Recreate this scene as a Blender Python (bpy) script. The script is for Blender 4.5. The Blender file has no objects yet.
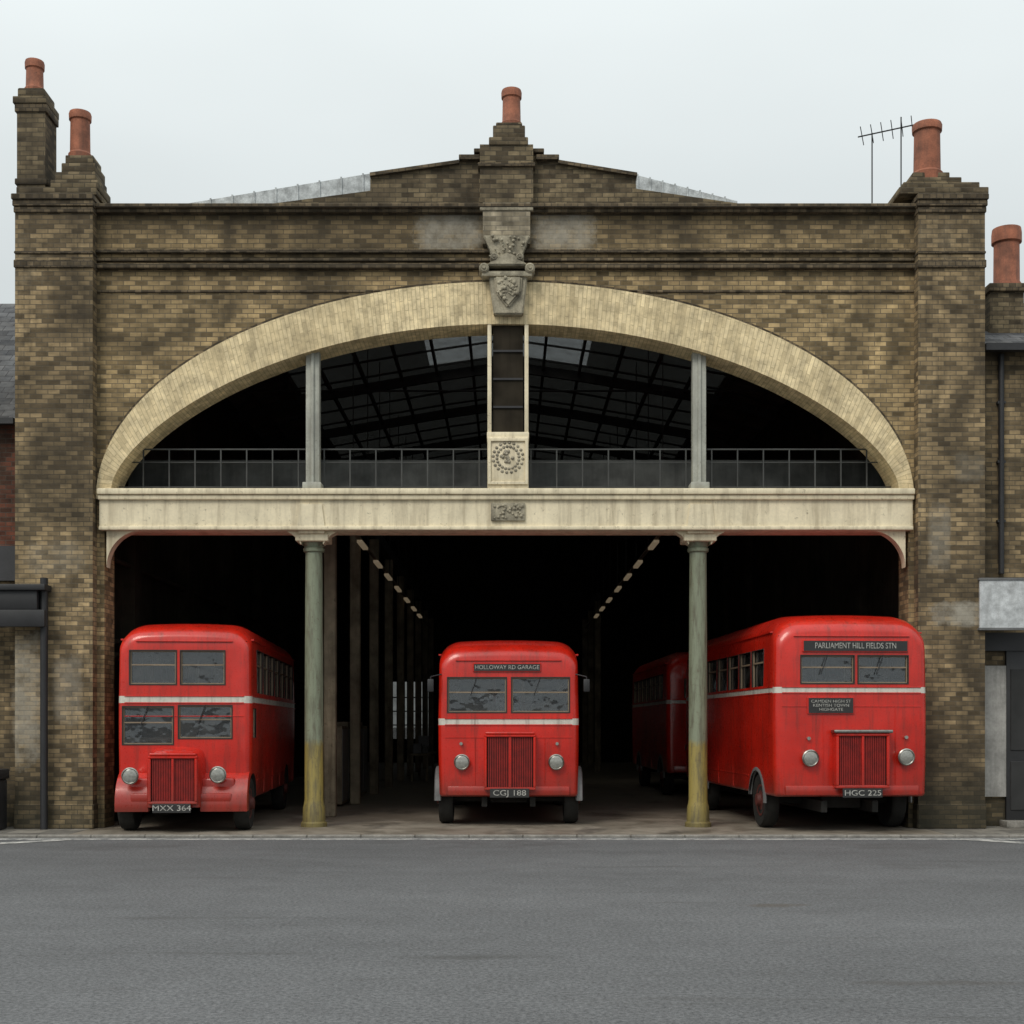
import bpy, bmesh, math, random
from mathutils import Vector, Matrix
random.seed(4)
R=math.radians
S=55.0
CH=1.85
# building survey: elevation units -> metres, at depth y behind the wall face
def X(p,y=0): return (p-508)/S*(24+y)/24
def Z(p,y=0): return (726-p)/S*(24+y)/24+CH

sc=bpy.context.scene
# ------------------------------------------------------------ node helpers
class NT:
    def __init__(s,name):
        s.m=bpy.data.materials.new(name); s.m.use_nodes=True
        s.t=s.m.node_tree; s.t.nodes.clear()
        s.out=s.n('ShaderNodeOutputMaterial')
    def n(s,t,**k):
        nd=s.t.nodes.new(t)
        for a,b in k.items(): setattr(nd,a,b)
        return nd
    def put(s,sock,v):
        if v is None: return
        if isinstance(v,bpy.types.NodeSocket): s.t.links.new(v,sock)
        else:
            if isinstance(v,(tuple,list)) and len(v)==3 and sock.type=='RGBA': v=(*v,1)
            sock.default_value=v
    def mix(s,f,a,b,mode='MIX'):
        nd=s.n('ShaderNodeMix',data_type='RGBA',blend_type=mode)
        s.put(nd.inputs[0],f); s.put(nd.inputs[6],a); s.put(nd.inputs[7],b); return nd.outputs[2]
    def math(s,op,a,b=0.0,c=None,clamp=False):
        nd=s.n('ShaderNodeMath',operation=op,use_clamp=clamp)
        s.put(nd.inputs[0],a); s.put(nd.inputs[1],b)
        if c is not None: s.put(nd.inputs[2],c)
        return nd.outputs[0]
    def noise(s,vec,scale,detail=3,rough=.55,dist=0):
        nd=s.n('ShaderNodeTexNoise'); s.put(nd.inputs['Vector'],vec)
        nd.inputs['Scale'].default_value=scale; nd.inputs['Detail'].default_value=min(detail,4)
        nd.inputs['Roughness'].default_value=rough; nd.inputs['Distortion'].default_value=dist
        return nd.outputs[0]
    def rng(s,v,a,b,c,d):
        nd=s.n('ShaderNodeMapRange'); s.put(nd.inputs[0],v)
        for i,q in enumerate((a,b,c,d)): nd.inputs[i+1].default_value=q
        return nd.outputs[0]
    def ramp(s,v,stops,interp='LINEAR'):
        nd=s.n('ShaderNodeValToRGB'); s.put(nd.inputs[0],v); cr=nd.color_ramp; cr.interpolation=interp
        while len(cr.elements)<len(stops): cr.elements.new(.5)
        for e,(p,c) in zip(cr.elements,stops): e.position=p; e.color=(*c,1)
        return nd.outputs[0]
    def scalev(s,v,sc3):
        nd=s.n('ShaderNodeVectorMath',operation='MULTIPLY'); s.put(nd.inputs[0],v); nd.inputs[1].default_value=sc3
        return nd.outputs[0]
    def coord(s,w='Object'): return s.n('ShaderNodeTexCoord').outputs[w]
    def sep(s,v):
        nd=s.n('ShaderNodeSeparateXYZ'); s.put(nd.inputs[0],v); return nd.outputs
    def bump(s,h,st,d=.01):
        nd=s.n('ShaderNodeBump'); s.put(nd.inputs['Height'],h)
        nd.inputs['Strength'].default_value=st; nd.inputs['Distance'].default_value=d; return nd.outputs[0]
    def pbr(s,col,rough=.6,metal=0,normal=None,coat=0,spec=.5,emis=None,es=0):
        p=s.n('ShaderNodeBsdfPrincipled'); s.put(p.inputs['Base Color'],col); s.put(p.inputs['Roughness'],rough)
        p.inputs['Metallic'].default_value=metal; p.inputs['Coat Weight'].default_value=coat
        p.inputs['Coat Roughness'].default_value=.08
        p.inputs['Specular IOR Level'].default_value=spec
        if normal is not None: s.put(p.inputs['Normal'],normal)
        if emis: s.put(p.inputs['Emission Color'],emis); p.inputs['Emission Strength'].default_value=es
        s.t.links.new(p.outputs[0],s.out.inputs[0]); return s.m

def basic(name,col,rough=.6,metal=0,var=.3,scale=2.5,bump=.1,coat=0,spec=.5,streak=0,emis=None,es=0,stain=None):
    t=NT(name); c=t.coord()
    n1=t.noise(c,scale,3,.6); g=t.rng(n1,.3,.7,1-var,1+var*.4); nb=None
    if bump:
        n2=t.noise(c,scale*9,3,.6)
        g=t.math('MULTIPLY',g,t.rng(n2,.3,.7,1-var*.4,1+var*.3)); nb=t.bump(n2,bump,.01)
    if streak:
        st=t.noise(t.scalev(c,(3,3,.25)),2,4,.65)
        if not stain: g=t.math('MULTIPLY',g,t.rng(st,.45,.75,1,1-streak))
    vm=t.n('ShaderNodeVectorMath',operation='SCALE'); vm.inputs[0].default_value=col; t.put(vm.inputs['Scale'],g)
    o=vm.outputs[0]
    if stain:
        o=t.mix(t.rng(st,.47,.74,0,streak),o,stain)
        sp=t.noise(c,11,4,.8); o=t.mix(t.rng(sp,.60,.70,0,streak),o,tuple(q*.6 for q in stain))
    return t.pbr(o,rough,metal,nb,coat,spec,emis,es)

def brick(name,c1,c2,mortar,bw=.215,rh=.085,soot=.6,patches=(),top=None,bstr=.5,dirt=(.042,.035,.026),var=.62,base=True):
    t=NT(name); uv=t.coord('UV'); c=t.coord(); 
    b=t.n('ShaderNodeTexBrick'); t.put(b.inputs['Vector'],uv)
    b.inputs['Scale'].default_value=1; b.inputs['Brick Width'].default_value=bw; b.inputs['Row Height'].default_value=rh
    b.inputs['Mortar Size'].default_value=.007; b.inputs['Mortar Smooth'].default_value=.2; b.inputs['Bias'].default_value=0
    t.put(b.inputs['Color1'],(1,1,1)); t.put(b.inputs['Color2'],(0,0,0)); t.put(b.inputs['Mortar'],(.5,.5,.5))
    big=t.noise(c,.42,4,.65,.6)
    tiny=t.noise(c,5,4,.7)
    mid_=tuple((a+q)/2 for a,q in zip(c1,c2)); dk=tuple(q*(1-.62*var) for q in c2); lt=tuple(q*(1+.30*var) for q in c1)
    bv=t.math('ADD',b.outputs[0],t.math('MULTIPLY',t.math('SUBTRACT',big,.5),-.9))
    col=t.ramp(bv,[(.0,dk),(.16,tuple(q*(1-.4*var) for q in c2)),(.28,c2),(.50,mid_),(.75,c1),(1,lt)])
    pb=t.noise(t.scalev(uv,(1/bw,1/rh,1)),.5,2,.7)
    lo=tuple(1-(1-q)*var for q in (.62,.60,.58)); hi=tuple(1+q*var for q in (.34,.28,.2))
    col=t.mix(1,col,t.mix(t.rng(pb,.33,.66,0,1),lo,hi),'MULTIPLY')
    col=t.mix(b.outputs[1],col,mortar)
    st=t.noise(t.scalev(c,(2.2,2.2,.28)),1.1,4,.65)
    m=t.math('MULTIPLY',t.rng(t.math('ADD',big,t.math('MULTIPLY',t.math('SUBTRACT',tiny,.5),.35)),.46,.64,0,1),soot,clamp=True)
    col=t.mix(m,col,dirt)
    col=t.mix(t.math('MULTIPLY',t.rng(st,.5,.72,0,1),soot*.85),col,dirt)
    if base: col=t.mix(t.math('MULTIPLY',t.rng(big,.42,.28,0,1),.25),col,(.40,.35,.26))
    col=t.mix(1,col,t.mix(t.rng(tiny,.3,.7,0,1),(.64,.63,.62),(1.32,1.29,1.24)),'MULTIPLY')
    xyz=t.sep(c)
    if top:
        col=t.mix(t.rng(xyz[2],top[0],top[1],0,top[2]),col,dirt)
    if base:
        col=t.mix(t.rng(t.math('ADD',xyz[2],t.math('MULTIPLY',big,-.8)),-.3,.7,.65,0),col,(.022,.024,.018))
    if patches:
        pn=t.noise(c,3.2,4,.75)
        for (px,pz,rx,rz,s_) in patches:
            dx=t.math('DIVIDE',t.math('SUBTRACT',xyz[0],px),rx); dz=t.math('DIVIDE',t.math('SUBTRACT',xyz[2],pz),rz)
            d=t.math('ADD',t.math('POWER',t.math('ABSOLUTE',dx),4),t.math('POWER',t.math('ABSOLUTE',dz),4))
            mk=t.math('MULTIPLY',t.rng(t.math('ADD',d,t.math('MULTIPLY',pn,2.8)),1.2,2.3,1,0),s_)
            col=t.mix(mk,col,t.mix(tiny,(.22,.20,.16),(.46,.43,.36)))
    h=t.math('ADD',t.math('MULTIPLY',b.outputs[1],-1),t.math('MULTIPLY',tiny,.6))
    return t.pbr(col,.9,0,t.bump(h,bstr,.012),spec=.2)

# ------------------------------------------------------------ mesh helpers
def group(name,loc=(0,0,0),yaw=0):
    e=bpy.data.objects.new(name,None); sc.collection.objects.link(e)
    e.location=loc; e.rotation_euler=(0,0,yaw); e.empty_display_size=.3; return e
def boxuv(bm):
    l=bm.loops.layers.uv.verify()
    for f in bm.faces:
        n=f.normal; a=max(range(3),key=lambda i:abs(n[i]))
        for lp in f.loops:
            c=lp.vert.co
            lp[l].uv=(c.y,c.z) if a==0 else ((c.x,c.z) if a==1 else (c.x,c.y))
def emit(name,bm,mat,par,smooth=None,uv=True):
    bmesh.ops.recalc_face_normals(bm,faces=bm.faces[:]) 
    bm.normal_update()
    if uv: boxuv(bm)
    me=bpy.data.meshes.new(name); bm.to_mesh(me); bm.free()
    if mat: me.materials.append(mat)
    if smooth is not None:
        me.polygons.foreach_set('use_smooth',[True]*len(me.polygons)); me.set_sharp_from_angle(angle=R(smooth))
    o=bpy.data.objects.new(name,me); sc.collection.objects.link(o)
    if par: o.parent=par
    return o
def addbox(bm,x0,x1,y0,y1,z0,z1):
    x0,x1=min(x0,x1),max(x0,x1); y0,y1=min(y0,y1),max(y0,y1); z0,z1=min(z0,z1),max(z0,z1)
    vs=[bm.verts.new((x,y,z)) for x in (x0,x1) for y in (y0,y1) for z in (z0,z1)]
    for q in ((0,1,3,2),(4,6,7,5),(0,4,5,1),(2,3,7,6),(0,2,6,4),(1,5,7,3)):
        bm.faces.new([vs[i] for i in q])
def box(name,x0,x1,y0,y1,z0,z1,mat,par,bev=0,seg=2):
    bm=bmesh.new(); addbox(bm,x0,x1,y0,y1,z0,z1)
    if bev: bmesh.ops.bevel(bm,geom=bm.edges[:],offset=bev,segments=seg,profile=.5,affect='EDGES')
    return emit(name,bm,mat,par,40 if bev and seg>1 else None)
def boxes(name,L,mat,par,bev=0):
    bm=bmesh.new()
    for b in L: addbox(bm,*b)
    if bev: bmesh.ops.bevel(bm,geom=bm.edges[:],offset=bev,segments=1,affect='EDGES')
    return emit(name,bm,mat,par)
def prism(name,pts,a,b,mat,par,axis='y',bev=0,smooth=None):
    bm=bmesh.new()
    def P(p,d): return (p[0],d,p[1]) if axis=='y' else (d,p[0],p[1])
    v0=[bm.verts.new(P(p,a)) for p in pts]; v1=[bm.verts.new(P(p,b)) for p in pts]
    n=len(pts)
    bm.faces.new(v0); bm.faces.new(v1[::-1])
    for i in range(n): bm.faces.new([v0[i],v1[i],v1[(i+1)%n],v0[(i+1)%n]])
    if bev: bmesh.ops.bevel(bm,geom=bm.edges[:],offset=bev,segments=2,affect='EDGES')
    bmesh.ops.triangulate(bm,faces=[f for f in bm.faces if len(f.verts)>4])
    return emit(name,bm,mat,par,smooth)
def band(name,A,B,y0,y1,mat,par):
    """wall strip between two polylines A (lower) and B (upper), with thickness"""
    bm=bmesh.new(); rows=[]
    for a,b in zip(A,B): rows.append([bm.verts.new(p) for p in ((a[0],y0,a[1]),(b[0],y0,b[1]),(b[0],y1,b[1]),(a[0],y1,a[1]))])
    for r,q in zip(rows,rows[1:]):
        for i in range(4): bm.faces.new([r[i],q[i],q[(i+1)%4],r[(i+1)%4]])
    bm.faces.new(rows[0]); bm.faces.new(rows[-1])
    return emit(name,bm,mat,par)
def lathe(name,prof,c,mat,par,n=28,axis='z',smooth=35):
    bm=bmesh.new(); rings=[]
    for r,h in prof:
        rg=[]
        for i in range(n):
            a=2*math.pi*i/n; u,v=r*math.cos(a),r*math.sin(a)
            co={'z':(c[0]+u,c[1]+v,c[2]+h),'x':(c[0]+h,c[1]+u,c[2]+v),'y':(c[0]+u,c[1]+h,c[2]+v)}[axis]
            rg.append(bm.verts.new(co))
        rings.append(rg)
    for A,B in zip(rings,rings[1:]):
        for i in range(n): bm.faces.new([A[i],A[(i+1)%n],B[(i+1)%n],B[i]])
    bm.faces.new(rings[0]); bm.faces.new(rings[-1][::-1])
    return emit(name,bm,mat,par,smooth)
def tube(name,segs,r,mat,par,n=8):
    bm=bmesh.new()
    for p,q in segs:
        p,q=Vector(p),Vector(q); d=q-p; rot=d.to_track_quat('Z','Y').to_matrix().to_4x4()
        bmesh.ops.create_cone(bm,cap_ends=True,segments=n,radius1=r,radius2=r,depth=d.length,matrix=Matrix.Translation((p+q)/2)@rot)
    return emit(name,bm,mat,par,50)
def boolean(o,cut,selfi=False):
    m=o.modifiers.new('b','BOOLEAN'); m.operation='DIFFERENCE'; m.object=cut; m.solver='EXACT'; m.use_self=selfi
    try: m.material_mode='TRANSFER'
    except Exception: pass
    bpy.context.view_layer.update()
    dg=bpy.context.evaluated_depsgraph_get()
    me=bpy.data.meshes.new_from_object(o.evaluated_get(dg))
    o.modifiers.clear()
    if len(me.polygons)>=len(o.data.polygons)*.6: o.data=me
    else: print('BOOLEAN FAILED',o.name,len(me.polygons))
    bpy.data.objects.remove(cut)
def text(name,s,loc,size,mat,par,sx=1):
    c=bpy.data.curves.new(name,'FONT'); c.body=s; c.size=size; c.align_x='CENTER'; c.align_y='CENTER'; c.extrude=.002
    c.materials.append(mat); o=bpy.data.objects.new(name,c); sc.collection.objects.link(o)
    o.location=loc; o.rotation_euler=(R(90),0,0); o.scale=(sx,1,1); o.parent=par; return o

# ------------------------------------------------------------ materials
patches=[(X(450),Z(229),.72,.48,.75),(X(563),Z(229),.66,.48,.8),(X(28),Z(700),.38,1.3,.65),(X(72),Z(690),.3,.7,.4),
         (X(955),Z(615),.55,.25,.85),(X(935),Z(540),.22,.7,.4),(X(60),Z(560),.6,.35,.25),(X(965),Z(470),.3,.3,.2)]
M_brick=brick('stock_brick',(.395,.30,.165),(.235,.18,.102),(.15,.127,.09),soot=.60,patches=patches[:2],top=(10.25,10.9,.50))
M_brickp=brick('pilaster_brick',(.325,.25,.148),(.18,.14,.087),(.12,.103,.077),soot=.74,patches=patches[2:],top=(9.6,11.2,.40))
M_brickt=brick('sooty_parapet_brick',(.19,.155,.10),(.105,.085,.058),(.08,.07,.052),soot=.65,base=False)
M_string=brick('string_course_brick',(.15,.12,.08),(.09,.073,.05),(.06,.052,.042),bw=.12,soot=.6,base=False)
M_pierstone=brick('pale_pier_brickwork',(.38,.34,.26),(.27,.24,.18),(.22,.20,.16),soot=.55,base=False,var=.5)
M_cream_b=brick('cream_painted_brick',(.72,.61,.395),(.68,.57,.36),(.50,.415,.26),bw=.36,rh=.075,soot=.26,bstr=.4,dirt=(.28,.22,.13),var=.22,base=False)
M_red_b=brick('red_brick',(.20,.07,.045),(.13,.05,.035),(.10,.08,.07),soot=.5)
M_slate=brick('slate',(.11,.115,.125),(.075,.08,.09),(.03,.03,.035),bw=.3,rh=.2,soot=.3,base=False,var=.4)
M_stone=basic('weathered_stone',(.38,.34,.25),.9,var=.5,scale=4,bump=.5,streak=.6,stain=(.075,.062,.045))
M_cream=basic('cream_paint',(.77,.675,.48),.65,var=.16,scale=2.2,bump=.15,streak=.55,stain=(.21,.155,.085))
M_greypaint=basic('grey_green_paint',(.38,.385,.335),.6,var=.25,scale=3,bump=.1,streak=.5,stain=(.12,.10,.07))
M_terra=basic('terracotta',(.34,.12,.065),.8,var=.45,scale=4,bump=.2,streak=.6,stain=(.07,.045,.035))
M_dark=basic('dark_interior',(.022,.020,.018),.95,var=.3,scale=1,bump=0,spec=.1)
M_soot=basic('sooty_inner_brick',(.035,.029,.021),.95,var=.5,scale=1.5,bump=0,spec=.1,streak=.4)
M_steel=basic('dark_steel',(.03,.03,.03),.7,var=.3,bump=0,spec=.3)
M_iron=basic('black_iron',(.018,.018,.020),.55,var=.3,bump=.05)
M_lead=basic('roof_glazing_lead',(.50,.53,.54),.6,var=.5,scale=5,bump=.2)
M_render=basic('grey_render',(.34,.33,.31),.9,var=.35,scale=2,bump=.3,streak=.5)
M_sign=basic('sign_white',(.52,.54,.55),.5,var=.35,scale=7,bump=.05,streak=.4,stain=(.18,.17,.16))
M_inpost=basic('old_post_paint',(.24,.20,.14),.8,var=.5,scale=2,bump=0,streak=.6,spec=.2,stain=(.05,.035,.02))
M_rubber=basic('tyre_rubber',(.022,.021,.019),.85,var=.4,scale=6,bump=.2,spec=.3)
M_gasket=basic('window_gasket',(.022,.018,.015),.6,var=.2,bump=0)
M_brass=basic('dull_brass_frame',(.24,.18,.12),.5,var=.3,bump=0)
M_chrome=basic('dull_chrome',(.34,.33,.30),.32,1,var=.35,scale=12,bump=0)
M_greyguard=basic('grey_mudguard',(.14,.14,.14),.5,var=.3,bump=.05)
M_blind=basic('destination_blind',(.022,.022,.022),.5,var=.2,bump=0)
M_white=basic('white_lettering',(.40,.39,.36),.6,var=.5,scale=14,bump=0)
M_seat=basic('seat_moquette',(.24,.22,.19),.9,var=.4,bump=0)
M_int=basic('bus_interior_lining',(.20,.185,.155),.8,var=.2,bump=0)
M_lamp=basic('tube_lamp',(.5,.45,.35),.5,var=.1,bump=0,emis=(1,.78,.5,1),es=.11)

def column_mat():
    t=NT('two_tone_column_paint'); c=t.coord(); z=t.sep(c)[2]
    n=t.noise(c,7,4,.7)
    f=t.rng(t.math('ADD',z,t.math('MULTIPLY',n,.25)),1.60,1.72,0,1)
    col=t.mix(f,(.28,.22,.06),(.20,.225,.155))
    col=t.mix(t.math('MULTIPLY',t.rng(t.noise(t.scalev(c,(4,4,.5)),3,4,.7),.46,.64,0,1),.7),col,(.08,.07,.045))
    col=t.mix(t.rng(t.noise(c,16,4,.8),.58,.66,0,.6),col,(.10,.06,.03))
    col=t.mix(t.rng(z,0,.5,.55,0),col,(.06,.05,.03))
    return t.pbr(col,.55,0,t.bump(n,.2,.01))
M_col=column_mat()

def glass_mat(name,trans,refl,tint=(1,1,1),dirt=.12):
    t=NT(name); c=t.coord()
    tr=t.n('ShaderNodeBsdfTransparent'); tr.inputs[0].default_value=(trans*tint[0],trans*tint[1],trans*tint[2],1)
    gl=t.n('ShaderNodeBsdfGlossy'); gl.inputs[0].default_value=(.9,.95,1,1); gl.inputs['Roughness'].default_value=.04
    t.put(gl.inputs['Normal'],t.bump(t.noise(c,1.8,3),.3,.06))
    fr=t.n('ShaderNodeFresnel'); fr.inputs[0].default_value=1.5
    f=t.math('ADD',fr.outputs[0],refl,clamp=True)
    mx=t.n('ShaderNodeMixShader'); t.put(mx.inputs[0],f); t.t.links.new(tr.outputs[0],mx.inputs[1]); t.t.links.new(gl.outputs[0],mx.inputs[2])
    df=t.n('ShaderNodeBsdfDiffuse'); df.inputs[0].default_value=(.25,.24,.22,1)
    m2=t.n('ShaderNodeMixShader'); t.put(m2.inputs[0],t.rng(t.noise(c,3,4,.7),.4,.8,.01,dirt))
    t.t.links.new(mx.outputs[0],m2.inputs[1]); t.t.links.new(df.outputs[0],m2.inputs[2]); t.t.links.new(m2.outputs[0],t.out.inputs[0])
    return t.m
M_glass=glass_mat('bus_window_glass',.85,.03)
M_dirtyglass=glass_mat('dirty_skylight_glass',.44,-.5,(1,1,.98),.3)
M_sootglass=glass_mat('sooted_skylight_glass',.13,-.5,(1,.98,.92),.2)
def lens_mat():
    t=NT('headlamp_lens'); c=t.coord()
    return t.pbr(t.mix(t.noise(c,26,2),(.16,.16,.14),(.46,.46,.42)),.2,.4,coat=.6)
M_lens=lens_mat()
RED=(.55,.0155,.006)
def bus_paint(name,z1,z2,red=RED):
    t=NT(name); c=t.coord(); z=t.sep(c)[2]
    n=t.noise(c,1.3,3,.6); n2=t.noise(c,14,4,.75); st=t.noise(t.scalev(c,(6,6,.6)),1.5,4,.7)
    col=t.mix(t.rng(n,.3,.7,0,1),tuple(v*.74 for v in red),tuple(v*1.12 for v in red))
    col=t.mix(t.math('MULTIPLY',t.rng(n2,.55,.74,0,1),.5),col,tuple(v*.42 for v in red))
    ins=t.math('MULTIPLY',t.math('GREATER_THAN',z,z1),t.math('LESS_THAN',z,z2))
    col=t.mix(ins,col,t.mix(n2,(.42,.39,.33),(.74,.72,.65)))
    col=t.mix(t.math('MULTIPLY',t.rng(st,.5,.72,0,1),.5),col,(.07,.02,.012))
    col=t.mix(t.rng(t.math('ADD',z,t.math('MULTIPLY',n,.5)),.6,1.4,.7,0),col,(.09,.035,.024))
    return t.pbr(col,t.rng(n2,.3,.7,.22,.42),0,t.bump(t.noise(c,1.8,2),.16,.06),coat=.35,spec=.45)
M_redpart=bus_paint('bus_red_panel_paint',-9,-8)
M_redgrille=basic('grille_red_slats',(.26,.009,.005),.5,var=.35,scale=8,bump=0)
M_hub=basic('grimy_hub',(.09,.015,.010),.7,var=.4,scale=8,bump=.2)
M_gap=basic('grille_gap',(.04,.004,.003),.8,var=.2,bump=0)

# ------------------------------------------------------------ world, sun, camera
w=bpy.data.worlds.new('World'); sc.world=w; w.use_nodes=True; nt=w.node_tree; nt.nodes.clear()
def wn(t,**k):
    nd=nt.nodes.new(t)
    for a,b in k.items(): setattr(nd,a,b)
    return nd
SE,SR=R(46),R(212)
sky=wn('ShaderNodeTexSky',sky_type='NISHITA'); sky.sun_disc=False; sky.sun_elevation=SE; sky.sun_rotation=SR; sky.dust_density=4
tc=wn('ShaderNodeTexCoord'); sp=wn('ShaderNodeSeparateXYZ'); nt.links.new(tc.outputs['Generated'],sp.inputs[0])
mr=wn('ShaderNodeMapRange'); nt.links.new(sp.outputs[2],mr.inputs[0])
for i,q in enumerate((.3,1,7.35,16.5)): mr.inputs[i+1].default_value=q
ns=wn('ShaderNodeTexNoise'); ns.inputs['Scale'].default_value=1.6; ns.inputs['Detail'].default_value=4
vm=wn('ShaderNodeVectorMath',operation='MULTIPLY'); vm.inputs[1].default_value=(1,1,2.6); nt.links.new(tc.outputs['Generated'],vm.inputs[0]); nt.links.new(vm.outputs[0],ns.inputs['Vector'])
mr2=wn('ShaderNodeMapRange'); nt.links.new(ns.outputs[0],mr2.inputs[0])
for i,q in enumerate((.3,.7,.94,1.06)): mr2.inputs[i+1].default_value=q
mu=wn('ShaderNodeMath',operation='MULTIPLY'); nt.links.new(mr.outputs[0],mu.inputs[0]); nt.links.new(mr2.outputs[0],mu.inputs[1])
cv=wn('ShaderNodeVectorMath',operation='SCALE'); cv.inputs[0].default_value=(.935,1.0,1.0); nt.links.new(mu.outputs[0],cv.inputs['Scale'])
mx=wn('ShaderNodeMix',data_type='RGBA'); mx.inputs[0].default_value=.92
nt.links.new(sky.outputs[0],mx.inputs[6]); nt.links.new(cv.outputs[0],mx.inputs[7])
bg=wn('ShaderNodeBackground'); bg.inputs[1].default_value=.1; nt.links.new(mx.outputs[2],bg.inputs[0])
wo=wn('ShaderNodeOutputWorld'); nt.links.new(bg.outputs[0],wo.inputs[0])
sl=bpy.data.lights.new('overcast_sun','SUN'); sl.energy=1.5; sl.angle=R(22); sl.color=(1,.94,.84)
so=bpy.data.objects.new('overcast_sun',sl); sc.collection.objects.link(so)
d=Vector((math.sin(SR)*math.cos(SE),math.cos(SR)*math.cos(SE),math.sin(SE)))
so.rotation_euler=d.to_track_quat('Z','Y').to_euler(); so.location=(-6,-20,30)
cam=bpy.data.cameras.new('camera'); co=bpy.data.objects.new('camera',cam); sc.collection.objects.link(co); sc.camera=co
co.location=(0,-24,CH); co.rotation_euler=(R(90),0,0); cam.sensor_width=36; cam.lens=1320/1024*36
cam.shift_y=214/1024; cam.shift_x=4/1024; cam.clip_end=5000
sc.view_settings.view_transform='Standard'; sc.view_settings.look='None'; sc.view_settings.exposure=0

# ------------------------------------------------------------ ground
def asphalt():
    t=NT('asphalt'); c=t.coord()
    fine=t.noise(c,26,4,.9); med=t.noise(c,2.2,4,.65); big=t.noise(t.scalev(c,(.35,1,1)),.35,4,.6,.4)
    col=t.mix(t.rng(fine,.36,.64,0,1),(.054,.055,.057),(.166,.167,.171))
    col=t.mix(1,col,t.mix(t.rng(big,.35,.65,0,1),(.88,.88,.88),(1.12,1.12,1.12)),'MULTIPLY')
    col=t.mix(1,col,t.mix(t.rng(med,.3,.7,0,1),(.91,.91,.91),(1.08,1.08,1.08)),'MULTIPLY')
    st=t.noise(t.scalev(c,(.25,2.4,1)),.9,4,.7,.3)
    col=t.mix(t.math('MULTIPLY',t.rng(st,.60,.72,0,1),.40),col,(.05,.047,.044))
    xyz=t.sep(c)
    for (px,py,rx,ry,s_,cc) in ((2.85,-10.1,.36,.16,.7,(.075,.058,.042)),(3.2,-14.3,.75,.10,.55,(.06,.052,.045)),(-.3,-13.2,.7,.12,.5,(.05,.048,.045)),(-3.0,-11,1.2,.10,.3,(.05,.048,.045)),(5.5,-6.2,.9,.35,.3,(.05,.048,.045)),(0,-2.9,1.3,.8,.35,(.045,.042,.04)),(-6,-3.3,1.2,.8,.3,(.045,.042,.04)),(6.1,-3.3,1.2,.8,.3,(.045,.042,.04))):
        dx=t.math('DIVIDE',t.math('SUBTRACT',xyz[0],px),rx); dy=t.math('DIVIDE',t.math('SUBTRACT',xyz[1],py),ry)
        d=t.math('ADD',t.math('MULTIPLY',dx,dx),t.math('MULTIPLY',dy,dy))
        col=t.mix(t.math('MULTIPLY',t.rng(t.math('ADD',d,t.math('MULTIPLY',med,3)),1.2,2.7,1,0),s_),col,cc)
    return t.pbr(col,t.rng(med,.3,.7,.75,.9),0,t.bump(fine,.5,.01),spec=.25)
def concrete():
    t=NT('garage_concrete'); c=t.coord()
    fine=t.noise(c,30,3,.75); med=t.noise(c,1.1,4,.7,.5); 
    col=t.mix(t.rng(med,.3,.7,0,1),(.12,.10,.075),(.27,.235,.19))
    col=t.mix(1,col,t.mix(fine,(.8,.8,.8),(1.2,1.2,1.2)),'MULTIPLY')
    oil=t.noise(t.scalev(c,(1,.4,1)),1.0,4,.6)
    col=t.mix(t.math('MULTIPLY',t.rng(oil,.55,.68,0,1),.6),col,(.03,.026,.022))
    return t.pbr(col,t.rng(med,.3,.7,.4,.8),0,t.bump(fine,.2,.006))
M_asph=asphalt(); M_conc=concrete()
M_kerb=basic('kerb_stone',(.24,.225,.20),.85,var=.45,scale=3,bump=.4)
M_pave=brick('paving_slabs',(.22,.21,.19),(.17,.163,.15),(.06,.06,.055),bw=.6,rh=.6,soot=.3,bstr=.3,base=False,var=.3)
def wornpaint():
    t=NT('worn_road_paint'); c=t.coord(); n=t.noise(c,5,4,.8)
    return t.pbr(t.mix(t.rng(n,.38,.60,0,1),(.15,.15,.15),(.48,.47,.44)),.8)
M_line=wornpaint()
RZ=-.04
bm=bmesh.new(); bmesh.ops.create_grid(bm,x_segments=2,y_segments=2,size=1500,matrix=Matrix.Translation((0,0,RZ)))
emit('ground',bm,M_asph,None)
pv=group('pavement')
KY=-1.65
box('garage_floor',-7.5,7.5,KY+.13,43,RZ-.2,0,M_conc,pv)
boxes('paving',[(-40,-7.503,KY+.13,3,RZ-.2,.002),(7.503,40,KY+.13,3,RZ-.2,.002)],M_pave,pv)
L=[]; x=-40
while x<40:
    L.append((x,x+.905,KY,KY+.127,RZ-.1,.004)); x+=.915
boxes('kerb_stones',L,M_kerb,pv,.012)
rm=group('road_markings')
box('edge_line',-9.0,9.2,KY-.42,KY-.22,RZ+.001,RZ+.004,M_line,rm)
def flat(name,pts,z,mat,par):
    bm=bmesh.new(); bm.faces.new([bm.verts.new((p[0],p[1],z)) for p in pts]); return emit(name,bm,mat,par)
flat('corner_line_1',[(-10,-4.2),(-9.85,-4.45),(-7.2,-2.2),(-7.55,-2.1)],RZ+.006,M_line,rm)
flat('corner_line_2',[(7.5,-2.1),(7.95,-2.1),(10.1,-4.3),(9.7,-4.3)],RZ+.006,M_line,rm)
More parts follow.
